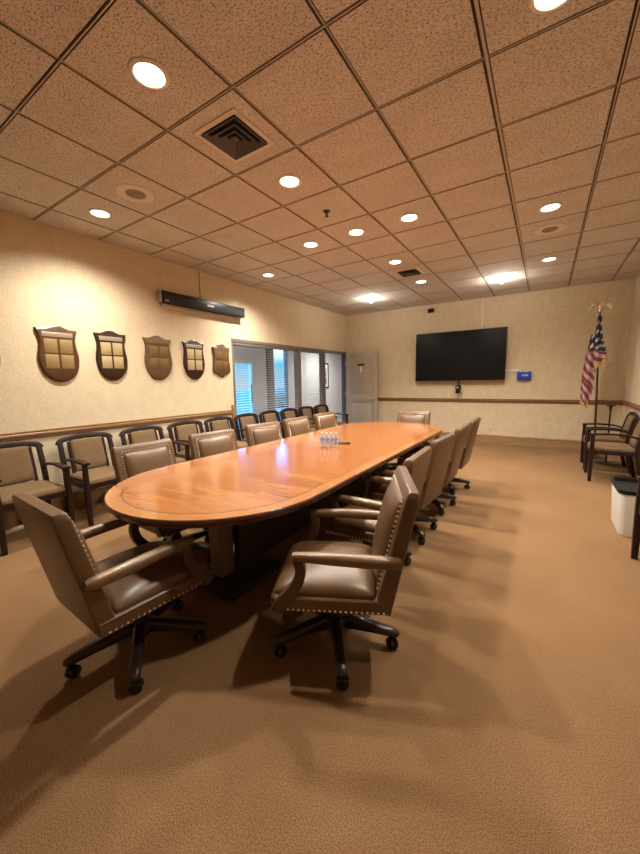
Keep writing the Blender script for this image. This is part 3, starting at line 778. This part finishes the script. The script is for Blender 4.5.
# ------------------------------------------------------------------ far wall: television and fittings
tv = thing('television', 'large black flat screen television on the far wall', 'television', (-1.63, YF, 1.885))
rz = Matrix.Rotation(R(2.2), 4, 'Z') @ Matrix.Rotation(R(4), 4, 'X')
MB().box((0, -.105, 0), (1.85, .045, 1.06), .008, rot=None).build('cabinet', M['black_plastic'], tv)
MB().box((0, -.130, .004), (1.825, .006, 1.03), .001).build('screen', M['screen'], tv)
MB().box((0, -.045, 0), (.60, .09, .42), .006).build('wall_mount', M['black_plastic'], tv)
wc = thing('webcam', 'small black conference camera hanging under the television', 'camera', (-1.61, YF-.10, 1.20))
MB().box((0, .05, .08), (.030, .03, .26), .004).build('mount_arm', M['black_plastic'], wc)
MB().lathe([(.045, -.12), (.052, -.11), (.050, -.06), (.030, -.05)], 20).build('base', M['black_gloss'], wc)
hd = bmesh.new(); bmesh.ops.create_uvsphere(hd, u_segments=20, v_segments=12, radius=.062)
MB().bm(hd, Matrix.Translation((0, -.01, 0))).build('camera_head', M['black_gloss'], wc)
MB().lathe([(.026, 0), (.026, .012), (.018, .014)], 18, mtx=Matrix.Translation((0, -.064, .005)) @ Matrix.Rotation(PI/2, 4, 'X')).build('lens_ring', M['steel'], wc)
bb = thing('wall_box', 'small bright blue box on the far wall right of the television', 'box', (-.375, YF, 1.425))
MB().box((0, -.03, 0), (.245, .06, .165), .012, 3).build('housing', M['blue_plastic'], bb)
MB().box((.02, -.061, .015), (.11, .003, .032), .001).build('label_plate', M['label_blue'], bb)
for dx in (-.09, .09): MB().box((dx, -.03, .09), (.03, .03, .02), .004).build('latch', M['blue_plastic'], bb)
tag(MB().box((-.62, YF-.010, 1.535), (.36, .020, .030), .003).build('cable_raceway', M['white_plastic']), 'short white cable raceway between the television and the blue box', 'cable cover')
for x, wd, ml, lb in ((-1.30, .045, 'beige_plastic', 'wide pale cable raceway from the television top up to the ceiling'), (-1.19, .020, 'white_plastic', 'thin pale cable raceway just right of the wide one above the television')):
    tag(MB().box((x, YF-.010, (2.38+ZC)/2), (wd, .020, ZC-2.38), .003).build('cable_raceway', M[ml]), lb, 'cable cover')
sc_ = thing('security_camera', 'small dark security camera high on the far wall near the ceiling', 'camera', (-2.25, YF, 2.93))
MB().lathe([(.042, 0), (.042, .012), (.014, .016), (.014, .05)], 18, mtx=Matrix.Rotation(PI/2, 4, 'X')).build('wall_plate', M['beige_plastic'], sc_)
MB().lathe([(.030, 0), (.044, .01), (.046, .10), (.040, .12), (.028, .122)], 18, mtx=Matrix.Translation((.05, -.03, -.005)) @ Matrix.Rotation(R(-65), 4, 'Z') @ Matrix.Rotation(R(98), 4, 'X')).build('camera_body', M['black_gloss'], sc_)
pl = thing('outlet_plate', 'small beige outlet plate low on the far wall', 'outlet', (-.94, YF, .34))
MB().box((0, -.003, 0), (.075, .006, .12), .002).build('plate', M['beige_plastic'], pl)
for dz in (-.028, .028): MB().box((0, -.0075, dz), (.034, .004, .030), .001).build('socket', M['speaker_ring'], pl)

# ------------------------------------------------------------------ flag
def flag_mat():
    f = bpy.data.materials.new('flag_cloth'); f.use_nodes = True
    n = f.node_tree.nodes; l = f.node_tree.links; b = n['Principled BSDF']; b.inputs['Roughness'].default_value = .6; b.inputs['Sheen Weight'].default_value = .1
    uv = n.new('ShaderNodeUVMap'); uv.uv_map = 'UVMap'; sp_ = n.new('ShaderNodeSeparateXYZ'); l.new(uv.outputs[0], sp_.inputs[0])
    def math_(op, a, b_=None):
        q = n.new('ShaderNodeMath'); q.operation = op
        for i, v in enumerate((a, b_)):
            if v is None: continue
            if isinstance(v, (int, float)): q.inputs[i].default_value = v
            else: l.new(v, q.inputs[i])
        return q.outputs[0]
    U, V = sp_.outputs['X'], sp_.outputs['Y']      # u along the fly 0..1, v from the top of the hoist 0..1
    st = math_('LESS_THAN', math_('FRACT', math_('MULTIPLY', V, 6.5)), .5)        # 13 stripes, red first
    mx = n.new('ShaderNodeMix'); mx.data_type = 'RGBA'; l.new(st, mx.inputs['Factor'])
    mx.inputs['A'].default_value = (.42, .36, .33, 1); mx.inputs['B'].default_value = (.22, .018, .022, 1)
    can = math_('MULTIPLY', math_('LESS_THAN', U, .40), math_('LESS_THAN', V, 7/13))
    # staggered dots for the stars
    su = math_('MULTIPLY', U, 6/.40); sv = math_('MULTIPLY', V, 5/(7/13))
    du = math_('SUBTRACT', math_('FRACT', su), .5); dv = math_('SUBTRACT', math_('FRACT', sv), .5)
    d = math_('ADD', math_('POWER', math_('ABSOLUTE', du), 2), math_('POWER', math_('ABSOLUTE', dv), 2))
    star = math_('LESS_THAN', d, .085)
    mc = n.new('ShaderNodeMix'); mc.data_type = 'RGBA'; l.new(star, mc.inputs['Factor'])
    mc.inputs['A'].default_value = (.010, .012, .035, 1); mc.inputs['B'].default_value = (.48, .45, .42, 1)
    mf = n.new('ShaderNodeMix'); mf.data_type = 'RGBA'; l.new(can, mf.inputs['Factor']); l.new(mx.outputs['Result'], mf.inputs['A']); l.new(mc.outputs['Result'], mf.inputs['B'])
    l.new(mf.outputs['Result'], b.inputs['Base Color']); return f
FX, FY = .775, 7.56
fl = thing('flag_stand', 'furled American flag with gold fringe on a tall dark pole in the far right corner', 'flag', (FX, FY, 0))
MB().lathe([(.16, 0), (.165, .012), (.13, .03), (.05, .05), (.028, .10), (.020, .14)], 28).build('base', M['pole_wood'], fl)
TX = -.085          # the pole leans slightly
MB().tube([(0, 0, .10), (TX*.5, 0, 1.30), (TX, 0, 2.46)], [.016, .015, .013], 12).build('pole', M['pole_wood'], fl)
eg = MB()
eg.lathe([(.020, 2.45), (.026, 2.455), (.016, 2.475), (.020, 2.49), (.010, 2.505)], 14, c=(TX, 0, 0))
bd = bmesh.new(); bmesh.ops.create_uvsphere(bd, u_segments=14, v_segments=10, radius=.032)
for v in bd.verts: v.co.z *= 1.5
eg.bm(bd, Matrix.Translation((TX, 0, 2.535)))
bd = bmesh.new(); bmesh.ops.create_uvsphere(bd, u_segments=12, v_segments=8, radius=.017)
eg.bm(bd, Matrix.Translation((TX+.004, -.016, 2.588)))
for s in (-1, 1):
    wp = bez([(TX+s*.015, 0, 2.555), (TX+s*.060, -.005, 2.585), (TX+s*.100, 0, 2.568), (TX+s*.128, .005, 2.515), (TX+s*.130, .005, 2.480)], 4)
    eg.sweep(wp, [rrect(.060*(1-.75*(i/(len(wp)-1))**2)+.012, .022, .006, 2) for i in range(len(wp))], up=(0, -1, 0.2))
eg.build('eagle_finial', M['eagle'], fl, smooth=50)
# cloth: hoist on the pole, fly hanging down in folds.  (u along fly, v down hoist)
def pleat(name_l, rows, npl, dep0, amp, mat_, fr_mat, t0, t1):
    """one hanging fold: rows = (z, x left, x right); pleated across, stripes crossing it on the bias"""
    NS, NT = 40, 48; vs = []; uv = []
    for j in range(NT+1):
        f = j/NT*(len(rows)-1); a = min(int(f), len(rows)-2); g = f-a
        z, xl, xr = (rows[a][k]*(1-g)+rows[a+1][k]*g for k in range(3))
        for i in range(NS+1):
            q_ = i/NS; tz = j/NT
            w_ = xr-xl
            x = xl+w_*(q_+.035*math.sin(q_*npl*2*PI+1))
            y = dep0+amp*min(1, w_/.10)*math.sin(q_*npl*2*PI+.6*tz)
            zz = z+(rows[-1][3]*(q_-.5)*tz**3)
            vs.append(Vector((x, y, zz)))
            t = t0+(t1-t0)*tz
            if t < .36+.10*q_: uv.append((.02+t*.8, .01+.52*((t*2.2+q_*.30) % 1)))
            else: uv.append((.7, (t*1.45-q_*.20+1) % 1))
    fs = [[j*(NS+1)+i, j*(NS+1)+i+1, (j+1)*(NS+1)+i+1, (j+1)*(NS+1)+i] for j in range(NT) for i in range(NS)]
    me = bpy.data.meshes.new('flag_cloth'); me.from_pydata([tuple(v) for v in vs], [], fs)
    ul = me.uv_layers.new(name='UVMap')
    for poly in me.polygons:
        for li, vi in zip(poly.loop_indices, poly.vertices): ul.data[li].uv = uv[vi]
    me.materials.append(mat_); me.shade_smooth()
    o = bpy.data.objects.new('flag_cloth', me); col.objects.link(o); o.parent = fl
    sm = o.modifiers.new('thickness', 'SOLIDIFY'); sm.thickness = .004; sm.offset = 0
    edge = vs[NT*(NS+1):]
    fg = MB(); rr = []
    fg.sweep([p+Vector((0, 0, -.018)) for p in edge], rrect(.012, .052, .005, 2), up=(0, 0, 1))
    fg.build('gold_fringe', fr_mat, fl, smooth=40)
FM = flag_mat()
pleat('f', [(2.44, TX-.022, TX+.022, 0), (2.20, TX-.040, TX+.038, 0), (1.98, TX-.055, TX+.070, 0), (1.80, TX-.050, TX+.112, 0), (1.62, TX-.035, TX+.145, .17)], 2, -.050, .022, FM, M['gold_fringe'], 0, .56)
pleat('b', [(2.10, TX-.090, TX-.010, 0), (1.75, TX-.145, TX+.005, 0), (1.45, TX-.175, TX+.010, 0), (1.20, TX-.180, TX-.010, 0), (.93, TX-.170, TX-.045, -.10)], 1.5, -.012, .020, FM, M['gold_fringe'], .25, 1.0)
# stanchion with a T top
ps = thing('stand_post', 'black post with a round floor base and short cross bar, beside the flag', 'stand', (.89, 7.14, 0))
MB().lathe([(.165, 0), (.165, .010), (.14, .022), (.03, .032), (.018, .05)], 28).build('base', M['black_plastic'], ps)
MB().tube([(0, 0, .03), (0, 0, .55), (0, 0, .93)], [.013, .013, .012], 10).build('post', M['black_plastic'], ps)
cbm = MB(); cbm.box((0, 0, .935), (.115, .05, .022), .006); cbm.lathe([(.012, .84), (.022, .90), (.026, .925)], 12)
cbm.build('cross_bar', M['black_plastic'], ps)

# ------------------------------------------------------------------ waste bin
bn = thing('waste_bin', 'white rectangular waste bin with a black liner on the right', 'bin', (.745, 4.10, 0))
def rr3(w, d, z, r): return [Vector((x, y, z)) for x, y in rrect(w, d, r, 5)]
bx = MB()
bx.loft([rr3(.255, .44, 0, .05), rr3(.265, .45, .01, .05), rr3(.300, .500, .395, .055), rr3(.306, .506, .41, .055), rr3(.290, .490, .41, .05), rr3(.284, .484, .39, .05), rr3(.25, .43, .02, .05)])
bx.build('body', M['white_plastic'], bn, smooth=40)
ln = MB(); ln.loft([rr3(.318, .518, .385, .06), rr3(.316, .516, .418, .06), rr3(.286, .486, .420, .05), rr3(.272, .472, .39, .05), rr3(.250, .44, .16, .05), rr3(.20, .36, .12, .05)], cap=True)
ln.build('liner', M['bin_liner'], bn, smooth=40)

# ------------------------------------------------------------------ things on the table and floor
def make_bottle():
    t = thing('water_bottle', 'x', 'bottle')
    MB().lathe([(.020, .0), (.030, .004), (.031, .02), (.029, .05), (.031, .055), (.031, .115), (.029, .125), (.024, .150), (.013, .172), (.012, .180)], 20).build('body', M['bottle'], t, smooth=60)
    MB().lathe([(.0318, .058), (.0322, .060), (.0322, .112), (.0318, .114)], 20, cap=False).build('label', M['label_blue'], t)
    MB().lathe([(.0145, .178), (.0150, .180), (.0150, .196), (.0135, .199)], 16).build('cap', M['white_plastic'], t)
    return t
b0 = make_bottle()
for i, lb in enumerate(('leftmost of the four water bottles standing together on the table', 'second from the left of the four water bottles on the table', 'third from the left of the four water bottles on the table', 'rightmost of the four water bottles, next to the small black remote')):
    c = b0 if i == 0 else copy_tree(b0)
    c.scale = (.70, .70, .72); c.location = (-1.845+.0425*i, 2.885+.019*i, ZT+.0005); c['label'] = lb; c['group'] = 'water bottles on the table'
rm = thing('remote_control', 'small black remote lying on the table right of the water bottles', 'remote', (-1.735, 3.10, ZT+.0005), R(-70))
MB().box((0, 0, .009), (.045, .16, .018), .006, 3).build('case', M['black_plastic'], rm)
kb = MB()
for i in range(3):
    for j in range(4): kb.box((-.012+.012*i, -.04+.022*j, .0185), (.008, .010, .003), .001)
kb.build('buttons', M['vent_dark'], rm)
ps_ = thing('power_strip', 'narrow white power strip on the carpet under the leftmost guest chair', 'power strip', (-4.26, 1.10, 0), R(12))
MB().box((0, 0, .018), (.05, .34, .036), .010, 3).build('case', M['white_plastic'], ps_)
for k in range(5): MB().box((0, -.12+.06*k, .037), (.026, .034, .003), .001).build('socket', M['speaker_ring'], ps_)
